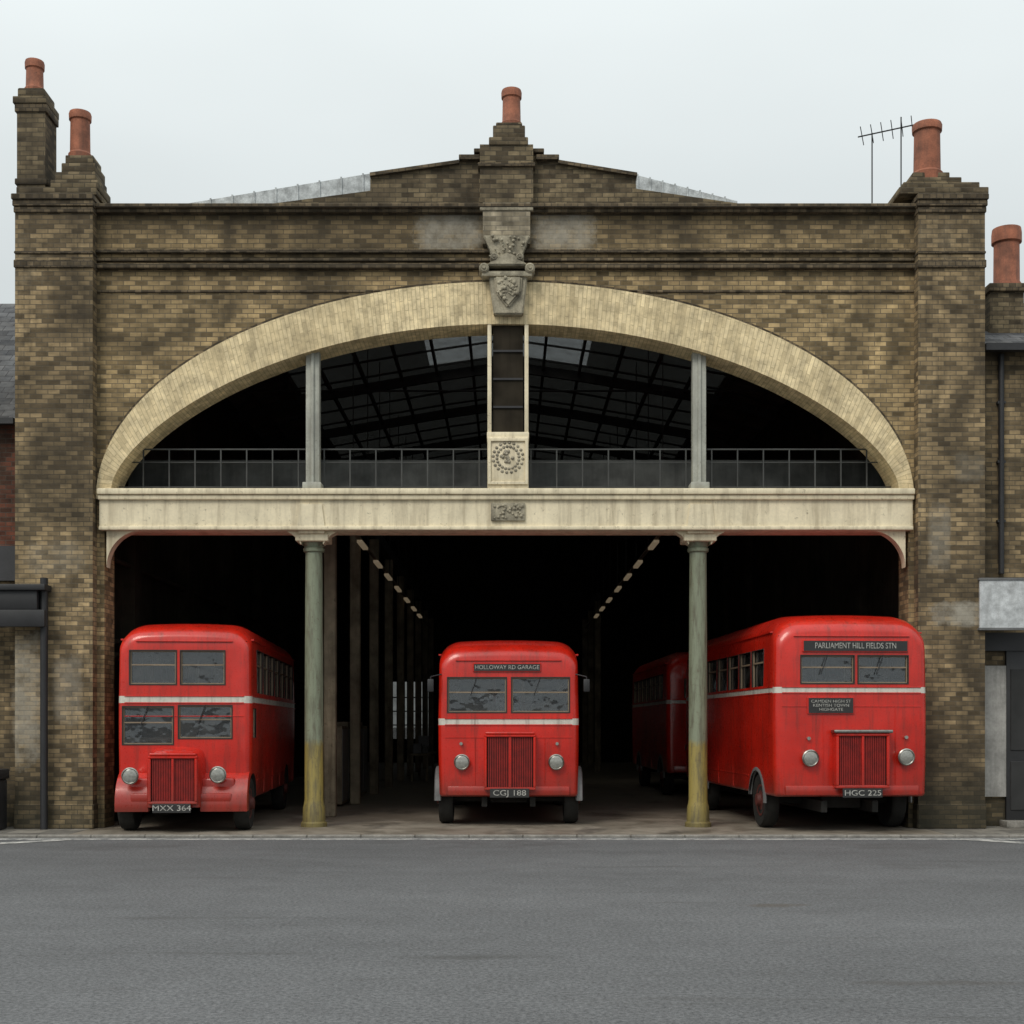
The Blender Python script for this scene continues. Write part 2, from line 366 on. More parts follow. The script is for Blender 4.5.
# ------------------------------------------------------------ depot
dp=group('bus_depot')
N=72
def outer(t_):
    a=math.pi*(1-t_); return (X(505)+7.42*math.cos(a), Z(500)+3.95*math.sin(a))
def inner(t_):
    a=math.pi*(1-t_); xx=393*math.cos(a)
    ze=167*math.sin(a); zc=math.sqrt(max(0,546**2-xx*xx))-546+167
    return (X(505)+xx/S, Z(492)+(.6*ze+.4*max(0,zc))/S)
def mid(t_):
    o,i=outer(t_),inner(t_); return (o[0]*.5+i[0]*.5,o[1]*.5+i[1]*.5)
arc=[mid(i/N) for i in range(N+1)]
ZT=Z(207)
band('facade_wall',arc,[(p[0],ZT) for p in arc],0,.6,M_brick,dp)
box('facade_jamb_l',X(96),arc[0][0],0,.6,0,ZT,M_brick,dp); box('facade_jamb_r',X(908.5),X(915),0,.6,0,Z(520),M_brick,dp); box('facade_jamb_r2',arc[-1][0],X(915),0,.6,Z(520),ZT,M_brick,dp)
bm=bmesh.new(); uvl=bm.loops.layers.uv.verify()
op=[outer(i/N) for i in range(N+1)]; ip=[inner(i/N) for i in range(N+1)]
s=0
for i in range(N):
    l=math.dist(op[i],op[i+1])*.5+math.dist(ip[i],ip[i+1])*.5
    th0=math.dist(op[i],ip[i]); th1=math.dist(op[i+1],ip[i+1])
    def face(q):
        f=bm.faces.new([bm.verts.new(a) for a,_ in q])
        for lp,(_,u) in zip(f.loops,q): lp[uvl].uv=u
    face([((op[i][0],-.07,op[i][1]),(th0,s)),((op[i+1][0],-.07,op[i+1][1]),(th1,s+l)),((ip[i+1][0],-.07,ip[i+1][1]),(0,s+l)),((ip[i][0],-.07,ip[i][1]),(0,s))])
    face([((ip[i][0],-.07,ip[i][1]),(0,s)),((ip[i+1][0],-.07,ip[i+1][1]),(0,s+l)),((ip[i+1][0],.64,ip[i+1][1]),(-.71,s+l)),((ip[i][0],.64,ip[i][1]),(-.71,s))])
    face([((op[i][0],-.07,op[i][1]),(0,s)),((op[i][0],.02,op[i][1]),(.1,s)),((op[i+1][0],.02,op[i+1][1]),(.1,s+l)),((op[i+1][0],-.07,op[i+1][1]),(0,s+l))])
    s+=l
me=bpy.data.meshes.new('arch'); bm.to_mesh(me); bm.free(); me.materials.append(M_cream_b)
o=bpy.data.objects.new('arch_ring',me); sc.collection.objects.link(o); o.parent=dp
def ring(off0,off1):
    a,b=[],[]
    for i in range(N+1):
        t_=i/N; an=math.pi*(1-t_); nx,nz=math.cos(an)*3.95,math.sin(an)*7.42; q=math.hypot(nx,nz); nx/=q; nz/=q
        a.append((op[i][0]+nx*off0,op[i][1]+nz*off0)); b.append((op[i][0]+nx*off1,op[i][1]+nz*off1))
    return a,b
a,b=ring(.0,.05)
band('arch_hood_mould',a[6:-6],b[6:-6],-.03,.05,M_string,dp)
def strip(name,p0,p1,pr,mat=M_string,x0=97,x1=914): return box(name,X(x0),X(x1),-pr,.02,Z(p1,-pr),Z(p0,-pr),mat,dp,.012,1)
strip('coping_upper',203,207,.20); strip('coping_lower',207.4,212,.13)
strip('string_course_1',249,252.5,.09); strip('string_course_2',258,261,.06); strip('string_course_3',263,268,.12)
strip('string_course_4',290,292.5,.03)
g=[(252,205.5),(370,190),(370.2,175),(458,162),(461,157),(475,155),(477,150),(492,149),(494,140),(524,140),(526,149),(541,150),(543,155),(556,157),(559,162),(636,175),(636.2,188),(758,205.5)]
band('gable_parapet',[(X(p),Z(206.5)) for p,q in g],[(X(p),Z(q)) for p,q in g],.03,.5,M_brickt,dp)
def sloped(name,pa,pb,th=.06,y0=-.05,y1=.56,mat=M_string):
    (a0,b0),(a1,b1)=pa,pb
    prism(name,[(X(a0),Z(b0)),(X(a1),Z(b1)),(X(a1),Z(b1)+th),(X(a0),Z(b0)+th)],y0,y1,mat,dp)
sloped('gable_coping_1',(370,176.8),(459,164)); sloped('gable_coping_2',(558,164),(637,176.8))
for i,(a_,b_,c_,d_) in enumerate(((459,480,156,161),(536,559,156,161),(474,494,150,154),(524,544,150,154))):
    box('gable_step_%d'%i,X(a_),X(b_),-.08,.58,Z(d_),Z(c_),M_string,dp,.01,1)
box('centre_pier_brick',X(480),X(533),-.15,.55,Z(206),Z(148),M_brickt,dp)
box('centre_pier_stone',X(483),X(530),-.17,.03,Z(247),Z(206.3),M_pierstone,dp)
box('centre_pier_cap',X(478),X(535),-.20,.6,Z(166,-.2),Z(162,-.2),M_string,dp,.015)
box('centre_pier_band',X(480),X(533),-.19,.02,Z(210,-.2),Z(204,-.2),M_stone,dp,.015)
box('finial_base_1',X(489),X(528),-.18,.5,Z(149),Z(141),M_brickt,dp,.02)
box('finial_base_2',X(493),X(525),-.12,.45,Z(141),Z(128),M_brickt,dp,.02)
box('finial_base_3',X(496),X(522),-.08,.4,Z(128),Z(124),M_string,dp,.02)
prism('keystone_corbel',[(X(483),Z(240)),(X(530),Z(240)),(X(525),Z(252)),(X(521),Z(263)),(X(493),Z(263)),(X(489),Z(252))],-.24,.0,M_stone,dp,bev=.02)
for i,(px_,py_,r_) in enumerate(((484,268,.09),(530,268,.09),(494,257,.07),(520,257,.07))):
    lathe('scroll_%d'%i,[(r_*.3,-.36),(r_*.35,-.33),(r_*.7,-.34),(r_,-.31),(r_,.0)],(X(px_,-.3),0,Z(py_,-.3)),M_stone,dp,20,'y')
box('keystone_cap',X(482),X(532),-.30,.0,Z(276,-.3),Z(271,-.3),M_stone,dp,.02)
prism('keystone_pediment',[(X(486),Z(271)),(X(528),Z(271)),(X(516),Z(262)),(X(508),Z(258)),(X(499),Z(262))],-.32,-.1,M_stone,dp,bev=.02)
prism('keystone',[(X(488),Z(275)),(X(528),Z(275)),(X(523),Z(318)),(X(494),Z(318))],-.24,.6,M_stone,dp,bev=.02)
prism('keystone_shield',[(X(494),Z(281)),(X(522),Z(281)),(X(521),Z(298)),(X(508),Z(313)),(X(496),Z(298))],-.31,-.2,M_stone,dp,bev=.035)
bm=bmesh.new()
for i in range(40):
    a_=random.random()*6.28; r_=random.random()**.5*.2
    bmesh.ops.create_icosphere(bm,subdivisions=1,radius=.02+random.random()*.025,matrix=Matrix.Translation((X(508)+r_*math.cos(a_),-.31,Z(294)+r_*math.sin(a_)))@Matrix.Diagonal((1,.8,1,1)))
for i in range(30):
    bmesh.ops.create_icosphere(bm,subdivisions=1,radius=.018+random.random()*.02,matrix=Matrix.Translation((X(490)+random.random()*.65,-.245-.05*random.random(),Z(262)+random.random()*.38)))
emit('keystone_carving',bm,M_stone,dp,80)
def pot(name,pl,pr,pt,pb,y,par=dp):
    r=(X(pr,y)-X(pl,y))/2; cx=(X(pr,y)+X(pl,y))/2; z0,z1=Z(pb,y-r),Z(pt,y-r); h=z1-z0
    lathe(name,[(r*1.0,-.1),(r*1.03,.06),(r*.88,.10),(r*.84,h-.16),(r*.96,h-.14),(r*.98,h-.04),(r*.92,h),(r*.70,h),(r*.66,h-.25)],(cx,y,z0),M_terra,par,32)
pot('chimney_pot_centre',501,522,86,123,.15)
for nm,a_,b_ in (('left',15,97),('right',914,985)):
    xa,xb=X(a_,-.25),X(b_,-.25)
    if nm=='left': xb=X(97)
    else: xa=X(914)
    box('pilaster_'+nm,xa,xb,-.25,.62,0,Z(212),M_brickp,dp)
    box('pilaster_plinth_'+nm,xa-.02,xb+.02,-.28,.6,0,.45,M_brickp,dp,.02,1)
    for j,(p0,p1,e) in enumerate(((250,253,.03),(259,267,.04),(206,212,.04),(200,206,.07),(194,200,.10))):
        box('pilaster_band_%s_%d'%(nm,j),xa-e*.4,xb+e*.4,-.25-e,.62+e,Z(p1,-.3),Z(p0,-.3)-.003,M_string,dp,.012,1)
box('left_cap_block',X(20),X(100),-.2,.6,Z(199),Z(191),M_brickt,dp,.02)
box('left_stack',X(20),X(48),-.15,.45,Z(195),Z(108),M_brickt,dp)
box('left_stack_plinth',X(18),X(50),-.18,.48,Z(188),Z(182),M_string,dp,.02)
box('left_stack_cap1',X(18),X(50),-.18,.48,Z(116),Z(108),M_string,dp,.015)
box('left_stack_cap2',X(16.5),X(50),-.2,.5,Z(108),Z(101),M_brickt,dp,.015)
box('left_stack_cap3',X(20),X(47),-.15,.44,Z(101),Z(91),M_brickt,dp,.04)
pot('chimney_pot_left1',25,44.5,57,89,.15)
for j,(a_,b_,p0,p1) in enumerate(((54,101,184,193),(58,98,175,184),(63,97,165,175),(66,94,156,165))):
    box('left_pedestal_%d'%j,X(a_),X(b_),-.2+.05*j,.6-.05*j,Z(p1),Z(p0),M_brickt,dp,.02)
pot('chimney_pot_left2',69,91.5,108,154,.2)
for j,(a_,b_,p0,p1) in enumerate(((896,985,191,198),(901,977,185,191),(908,960,179,185),(912,949,173,179))):
    box('right_pedestal_%d'%j,X(a_),X(b_),-.2+.05*j,.6-.05*j,Z(p1),Z(p0),M_brickt,dp,.02)
pot('chimney_pot_right',912,942,118,172,.2)
# beam
box('beam_web',X(101),X(911),-.10,.55,Z(530),Z(490),M_cream,dp)
box('beam_top_ledge',X(100),X(912),-.20,.58,Z(496),Z(490)+.001,M_cream,dp,.02)
box('beam_under_ledge',X(100),X(912),-.16,.5,Z(501),Z(496.2),M_cream,dp,.02)
box('beam_bottom_bead',X(101),X(911),-.15,.57,Z(531),Z(527),M_cream,dp,.015)
def bracket(name,px,pt,w_,h_,sgn,y0,y1):
    x0=X(px); z0=Z(pt); n=12; A=[];B=[]
    for i in range(n+1):
        an=math.pi/2*i/n
        A.append((x0+sgn*w_*(1-math.sin(an)),z0-h_*(1-math.cos(an))-.001)); B.append((A[-1][0],z0))
    band(name,A,B,y0,y1,M_cream,dp)
for nm,px,sg in (('l',107,1),('r',905,-1)): 
    bracket('beam_bracket_'+nm,px,531,.62,.66,sg,-.03,.2)
CX=[X(314,.28),X(698,.28)]
for i,cx in enumerate(CX):
    lathe('column_%d'%i,[(.24,0),(.24,.07),(.21,.10),(.20,.36),(.185,.42),(.172,.50),(.168,2.8),(.155,Z(551)),(.19,Z(550)),(.20,Z(547)),(.17,Z(546)),(.22,Z(541))],(cx,.28,0),M_col,dp,32)
    box('impost_%d'%i,cx-.30,cx+.30,-.02,.55,Z(541),Z(534),M_cream,dp,.02)
    box('impost_upper_%d'%i,cx-.24,cx+.24,-.06,.5,Z(534),Z(530.5),M_cream,dp,.02)
    prism('column_face_plate_%d'%i,[(cx-.26,Z(530.5)),(cx+.26,Z(530.5)),(cx+.2,Z(505)),(cx-.2,Z(505))],-.135,-.09,M_cream,dp)
    for sg in (1,-1):
        prism('impost_scroll_%d_%d'%(i,sg),[(cx+sg*.2,Z(531.2)),(cx+sg*.46,Z(531.2)),(cx+sg*.34,Z(535)),(cx+sg*.2,Z(544))],.02,.3,M_cream,dp)
    zt=Z(355)+.2
    box('upper_post_%d'%i,cx-.125,cx+.125,.10,.3,Z(489.5),zt,M_greypaint,dp,.015)
    box('upper_post_rib_%d'%i,cx-.03,cx+.03,.06,.11,Z(489),zt,M_greypaint,dp,.01,1)
    box('upper_post_foot_%d'%i,cx-.17,cx+.17,-.02,.34,Z(489.4),Z(482),M_greypaint,dp,.015)
box('centre_mullion_core',X(493),X(523),.02,.5,Z(434),Z(316),M_soot,dp)
for j,(a_,b_) in enumerate(((487.5,491.5),(524.5,528.5))): box('centre_mullion_frame_%d'%j,X(a_),X(b_),-.06,.52,Z(434),Z(322),M_cream,dp,.01)
boxes('mullion_glazing_bars',[(X(493),X(523),-.01,.03,Z(p),Z(p-2)) for p in (352,380,408)],M_iron,dp)
box('centre_mullion_rail',X(487),X(529),-.10,.5,Z(440),Z(433),M_cream,dp,.015)
box('centre_panel',X(487.5),X(528.5),-.13,.5,Z(490),Z(438),M_cream,dp,.02)
for j,(a_,b_,p0,p1) in enumerate(((488,491,440,486),(525,528,440,486),(491,525,440,443),(491,525,483,486))):
    box('centre_panel_trim_%d'%j,X(a_),X(b_),-.165,-.12,Z(p1),Z(p0),M_cream,dp,.006,1)
M_relief=basic('relief_cream_grey',(.36,.32,.24),.85,var=.6,scale=6,bump=.3)
bm=bmesh.new()
for k in range(20):
    a_=k/20*6.283
    for rr in (.27,.2): bmesh.ops.create_icosphere(bm,subdivisions=1,radius=.035,matrix=Matrix.Translation((X(508)+rr*math.cos(a_+rr*2),-.125,Z(459)+rr*math.sin(a_+rr*2)))@Matrix.Diagonal((1,.8,1,1)))
for k in range(14):
    a_=random.random()*6.28; r_=random.random()*.13
    bmesh.ops.create_icosphere(bm,subdivisions=1,radius=.04,matrix=Matrix.Translation((X(508)+r_*math.cos(a_),-.13,Z(459)+r_*math.sin(a_))))
emit('medallion',bm,M_relief,dp,80)
box('beam_plaque',X(491),X(525),-.15,-.09,Z(522),Z(504),M_stone,dp,.015)
bm=bmesh.new()
for k in range(40):
    bmesh.ops.create_icosphere(bm,subdivisions=1,radius=.02+.02*random.random(),matrix=Matrix.Translation((X(494)+random.random()*.52,-.15,Z(519.5)+random.random()*.24)))
emit('beam_plaque_carving',bm,M_stone,dp,80)
rl=[(X(105),X(905),.34,.37,Z(446),Z(444.6)),(X(105),X(905),.34,.37,Z(459),Z(458)),(X(105),X(905),.34,.37,Z(484),Z(483))]
for i in range(31):
    xx=X(112)+i*(X(898)-X(112))/30; rl.append((xx-.012,xx+.012,.335,.365,Z(489),Z(444.8)))
M_rail=basic('railing_paint',(.045,.047,.045),.6,var=.4,bump=0)
boxes('gallery_railing',rl,M_rail,dp)
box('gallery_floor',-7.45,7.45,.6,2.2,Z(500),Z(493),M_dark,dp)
box('gallery_back_panel',-7.45,7.45,1.9,1.96,Z(493),Z(460,1.9),basic('gallery_panel',(.085,.088,.083),.8,var=.5,bump=0,streak=.4),dp)
# interior
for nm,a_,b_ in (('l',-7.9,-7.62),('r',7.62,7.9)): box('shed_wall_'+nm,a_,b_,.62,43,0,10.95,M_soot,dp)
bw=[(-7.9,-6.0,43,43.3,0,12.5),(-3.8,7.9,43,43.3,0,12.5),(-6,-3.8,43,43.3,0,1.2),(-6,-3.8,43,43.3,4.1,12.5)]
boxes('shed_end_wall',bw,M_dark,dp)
boxes('end_window_bars',[(-6+.366*k-.03,-6+.366*k+.03,43.05,43.15,1.2,4.1) for k in range(1,6)]+[(-6,-3.8,43.05,43.15,z-.03,z+.03) for z in (1.9,2.6,3.3)],M_steel,dp)
box('end_window_glass',-6,-3.8,43.17,43.19,1.2,4.1,M_dirtyglass,dp)
prof=[(-8.0,10.75),(-5.9,11.35),(-2.2,11.98),(0,12.3),(2.2,11.98),(5.9,11.35),(8.0,10.75)]
rb=bmesh.new(); gbm=bmesh.new(); gbm2=bmesh.new()
ys=[.68,4.5,8.6,13.2,17.7,22.2,26.7,31.2,35.7,40.2,43.3]
for (xa,za),(xb,zb) in zip(prof,prof[1:]):
    for k,(ya,yb) in enumerate(zip(ys,ys[1:])):
        c_=abs(xa+xb)/2
        tgt=rb
        if c_<2 and k in (2,): tgt=gbm
        elif c_<5 and k>=2: tgt=gbm2
        th=.1 if tgt is rb else .02
        vs=[tgt.verts.new(p) for p in ((xa,ya,za),(xb,ya,zb),(xb,yb,zb),(xa,yb,za),(xa,ya,za-th),(xb,ya,zb-th),(xb,yb,zb-th),(xa,yb,za-th))]
        for q in ((0,1,2,3),(7,6,5,4),(0,4,5,1),(1,5,6,2),(2,6,7,3),(3,7,4,0)): tgt.faces.new([vs[i] for i in q])
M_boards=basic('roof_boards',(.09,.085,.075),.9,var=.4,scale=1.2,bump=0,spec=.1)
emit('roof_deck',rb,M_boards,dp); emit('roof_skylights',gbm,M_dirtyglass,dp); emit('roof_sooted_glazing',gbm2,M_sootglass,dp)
for nm,pp in (('l',[(-5.95,11.0,Z(204,.65)),(X(385,.65),11.5,Z(172,.65))]),('r',[(X(625,.65),11.5,Z(173,.65)),(X(737,.65),11.0,Z(202,.65))])):
    (xa,zl,za),(xb,zl2,zb)=pp
    prism('roof_lead_'+nm,[(xa,zl),(xb,zl2),(xb,zb),(xa,za)],.61,4.4,M_lead,dp)
    boxes('roof_lead_rolls_'+nm,[(xa+(xb-xa)*f-.015,xa+(xb-xa)*f+.015,.59,4.4,za+(zb-za)*f-.5,za+(zb-za)*f+.02) for f in [i/9 for i in range(1,9)]],M_lead,dp)
def roofz(x):
    for (xa,za),(xb,zb) in zip(prof,prof[1:]):
        if xa<=x<=xb: return za+(zb-za)*(x-xa)/(xb-xa)
    return 10.8
M_truss=basic('truss_paint',(.06,.06,.055),.8,var=.4,bump=0,spec=.2)
bm=bmesh.new()
def rafter(y,dep,wd):
    for (xa,za),(xb,zb) in zip(prof,prof[1:]):
        vs=[bm.verts.new(p) for p in ((xa,y,za-.11),(xb,y,zb-.11),(xb,y+wd,zb-.11),(xa,y+wd,za-.11),(xa,y,za-dep),(xb,y,zb-dep),(xb,y+wd,zb-dep),(xa,y+wd,za-dep))]
        for q in ((0,1,2,3),(7,6,5,4),(0,4,5,1),(1,5,6,2),(2,6,7,3),(3,7,4,0)): bm.faces.new([vs[i] for i in q])
for k in range(10): rafter(4.4+4.5*k,.38,.12)
for k in range(24): rafter(9.7+1.5*k,.16,.05)
emit('roof_rafters',bm,M_steel,dp)
boxes('roof_purlins',[(x-.035,x+.035,.7,43,roofz(x)-.24,roofz(x)-.11) for x in [(-7+1.0*i) for i in range(15)]],M_truss,dp)
tube('roof_tie_rods',[((-7.6,8.9,10.2),(7.6,8.9,10.2)),((-7.6,17.9,10.2),(7.6,17.9,10.2)),((-7.6,26.9,10.2),(7.6,26.9,10.2))],.025,M_steel,dp,6)
cl=[];lm=[]
for k in range(9):
    y=2.9+4.4*k
    for sx in (-3.62,3.62):
        if sx>0 and k<6: continue
        cl.append((sx-.12,sx+.12,y-.12,y+.12,0,6.9))
for k in range(7):
    y=6.2+3.3*k+random.random()*.4
    for sx in (-3.75,3.75): 
        xx=sx-.35*math.copysign(1,sx); lm.append((xx-.06,xx+.06,y,y+1.3,6.05,6.11))
boxes('shed_posts',cl,M_inpost,dp,.02)
boxes('shed_tube_lamps',lm,M_lamp,dp)
boxes('shed_post_beams',[(sx-.1,sx+.1,2.9,42,6.9,7.2) for sx in (-3.62,)]+[(3.52,3.72,29,42,6.9,7.2)],M_steel,dp)
boxes('lamp_battens',[(sx-.04,sx+.04,4,34,6.12,6.16) for sx in (-3.4,3.4)],M_inpost,dp)
tube('lamp_hangers',[((sx,5+3*k,6.15),(sx,5+3*k,11.5)) for sx in (-3.4,3.4) for k in range(9)],.012,M_steel,dp,5)
tube('wall_pipes',[((-7.45,1,z),(-7.45,40,z)) for z in (3.2,3.45,5)],.05,M_soot,dp)
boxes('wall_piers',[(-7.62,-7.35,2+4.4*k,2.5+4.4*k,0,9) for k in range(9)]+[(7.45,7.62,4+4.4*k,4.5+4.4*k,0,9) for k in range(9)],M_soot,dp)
bench=group('workshop_bench')
boxes('bench_top',[(-3.3,-2.6,20,24,.86,.92)],M_inpost,bench)
boxes('bench_legs',[(-3.25+a*.5,-3.17+a*.5,20.1+b*3.6,20.2+b*3.6,0,.86) for a in (0,1) for b in (0,1)],M_inpost,bench)
boxes('bench_tools',[(-3.2,-2.9,20.3,20.8,.92,1.25),(-3.1,-2.75,21.5,22.2,.92,1.15),(-3.2,-2.8,23,23.5,.92,1.5)],M_greyguard,bench,.02)
lk=group('storage_locker')
for j in range(5):
    y0=6.2+j*1.1
    box('locker_body_%d'%j,-4.25,-3.8,y0,y0+1.0,.05,1.85+.1*(j%2),M_inpost,lk,.015)
    box('locker_door_%d'%j,-3.80,-3.785,y0+.06,y0+.94,.12,1.78,M_greyguard,lk,.004,1)

# ------------------------------------------------------------ neighbours
h1=group('brick_house')
box('wall',-22,X(14),.3,9,0,Z(420),M_red_b,h1)
box('wall_lower',-22,X(14),.22,.3,0,Z(572),M_brickp,h1)
box('fascia',-22,X(14),.1,.3,Z(580),Z(545),basic('dark_fascia',(.03,.03,.033),.6),h1)
prism('roof',[(.05,Z(420)),(4.6,11.0),(9.2,Z(420))],-22,X(14),M_slate,h1,axis='x')
box('gutter',-22,X(14),-.05,.08,Z(424),Z(418),M_iron,h1)
box('window_glass',-12.5,-11,.26,.31,Z(540),Z(460),M_gasket,h1)
box('canopy',-12,X(38,-.5),-.55,-.26,Z(610,-.5),Z(590,-.5),M_iron,h1,.02)
box('canopy_top',-12,X(45,-.6),-.62,-.26,Z(590,-.6),Z(584,-.6),M_iron,h1,.01)
box('canopy_fascia',-12,X(45,-.55),-.58,-.5,Z(627,-.5),Z(610,-.5),M_iron,h1,.01)
tube('downpipe',[((X(44,-.4),-.4,0),(X(44,-.4),-.4,Z(578,-.4)))],.07,M_iron,h1)
lb=group('litter_bin')
box('bin_body',X(-22),X(14),-.75,-.3,.005,Z(778),M_iron,lb,.04)
box('bin_lid',X(-24),X(16),-.78,-.29,Z(778),Z(768),M_iron,lb,.03)
h2=group('brick_house')
box('wall',X(984),20,.35,9,0,Z(343),M_brickp,h2)
prism('roof',[(.1,Z(343)),(4.6,Z(343)+2.2),(9.2,Z(343))],X(986),20,M_slate,h2,axis='x')
box('gutter',X(986),20,-.02,.12,Z(350),Z(343),M_iron,h2)
box('chimney_stack',X(990,1.2),X(1024,1.2),1.2,1.9,Z(345),Z(288,1.2),M_brickt,h2)
box('chimney_stack_cap',X(988,1.2),X(1026,1.2),1.12,1.98,Z(292,1.2),Z(284,1.2),M_string,h2,.02)
def pot2(): 
    y=1.55; r=.28; h=Z(224,y-r)-Z(285,y-r)
    lathe('chimney_pot',[(r,-.1),(r,.08),(r*.87,.14),(r*.85,h-.3),(r*1.0,h-.27),(r*1.0,h-.1),(r*.95,h),(r*.7,h),(r*.7,h-.2)],(X(1006.5,y),y,Z(285,y-r)),M_terra,h2)
pot2()
tube('downpipe',[((X(1007),.28,Z(350)),(X(1007),.28,Z(572)))],.055,M_iron,h2)
boxes('downpipe_brackets',[(X(1003),X(1011),.25,.36,Z(p),Z(p-2.5)) for p in (400,460,520)],M_iron,h2)
box('render_panel',X(981,.3),X(1009,.3),.28,.36,.55,Z(665),M_render,h2)
box('stone_lintel',X(985),20,.24,.36,Z(650),Z(632),M_iron,h2)
box('door',X(1012),X(1066),.27,.36,.05,Z(638),M_iron,h2,.01)
boxes('door_panels',[(X(1016),X(1036),.25,.28,.3,1.2),(X(1042),X(1062),.25,.28,.3,1.2),(X(1016),X(1036),.25,.28,1.4,2.9),(X(1042),X(1062),.25,.28,1.4,2.9)],M_steel,h2,.01)
box('door_step',X(1006),X(1068),-.05,.35,0,.12,M_kerb,h2,.015)
ws=group('wall_sign')
y=-.34
box('board',X(980,y),X(1046,y),-.34,-.28,Z(628,y),Z(580,y),M_sign,ws,.006,1)
boxes('frame',[(X(980,y)-.02,X(1046,y)+.02,-.36,-.27,Z(580,y),Z(579,y)+.02),(X(980,y)-.02,X(1046,y)+.02,-.36,-.27,Z(629,y)-.02,Z(628,y))],M_greyguard,ws)
boxes('brackets',[(X(1000),X(1002),-.28,.35,Z(p),Z(p-2)) for p in (590,620)],M_iron,ws)
an=group('television_antenna')
def P(px,py,y=2.0): return (X(px,y),y,Z(py,y))
yagi=[(P(872,203),P(872,133)),(P(901,190),P(901,117)),(P(858,137),P(918,124))]
tube('poles',yagi,.014,M_steel,an,5)
el=[]
for i in range(6):
    q=Vector(P(862+i*10,136-i*2.15)); el.append((q+Vector((-.14,-.4,.0)),q+Vector((.14,.4,-.0))))
tube('elements',el,.009,M_steel,an,5)

# ------------------------------------------------------------ buses
def outline(w,z0,z1,rt,rz,rb,n=9):
    pts=[]
    def sub(cx,cz,rx,rz_,a0,a1,m):
        for i in range(m+1):
            a=a0+(a1-a0)*i/m; pts.append((cx+rx*math.cos(a),cz+rz_*math.sin(a)))
    sub(w-rb,z0+rb,rb,rb,-math.pi/2,0,3)
    for k in range(1,5): pts.append((w,z0+rb+(z1-rz-z0-rb)*k/5))
    sub(w-rt,z1-rz,rt,rz,0,math.pi/2,n)
    for k in range(1,8): pts.append(((w-rt)*(1-2*k/8),z1))
    sub(-w+rt,z1-rz,rt,rz,math.pi/2,math.pi,n)
    for k in range(4,0,-1): pts.append((-w,z0+rb+(z1-rz-z0-rb)*k/5))
    sub(-w+rb,z0+rb,rb,rb,math.pi,1.5*math.pi,3)
    out=[]
    for x,z in pts:
        t=(z-z0)/(z1-z0); f=.975+.025*math.sin(min(1,t*1.6+.25)*math.pi/2)-.02*max(0,t-.55)/.45
        if z>z1-rz*.3: z=z+.05*(1-(x/w)**2)
        out.append((x*f,z))
    return out
def loft(name,stations,mk,mat,par,smooth=38):
    bm=bmesh.new(); rings=[]
    for s_ in stations:
        rings.append([bm.verts.new((x,s_[0],z)) for x,z in mk(s_)])
    n=len(rings[0])
    for A,B in zip(rings,rings[1:]):
        for i in range(n): bm.faces.new([A[i],A[(i+1)%n],B[(i+1)%n],B[i]])
    bm.faces.new(rings[0]); bm.faces.new(rings[-1][::-1])
    return emit(name,bm,mat,par,smooth)
def arcguard(name,cy,cz,r,x0,x1,a0,a1,mat,par,th=.035,n=18):
    bm=bmesh.new(); P_=[]
    for i in range(n+1):
        a=R(a0+(a1-a0)*i/n); ca,sa=math.cos(a),math.sin(a)
        P_.append([bm.verts.new((x,cy+rr*ca,cz+rr*sa)) for x,rr in ((x0,r),(x0+.02,r+th),(x1-.02,r+th),(x1,r),(x1,r-.04),(x1-.02,r-.012),(x0+.02,r-.012),(x0,r-.04))])
    for A,B in zip(P_,P_[1:]):
        for i in range(8): bm.faces.new([A[i],A[(i+1)%8],B[(i+1)%8],B[i]])
    bm.faces.new(P_[0]); bm.faces.new(P_[-1][::-1])
    return emit(name,bm,mat,par,40)
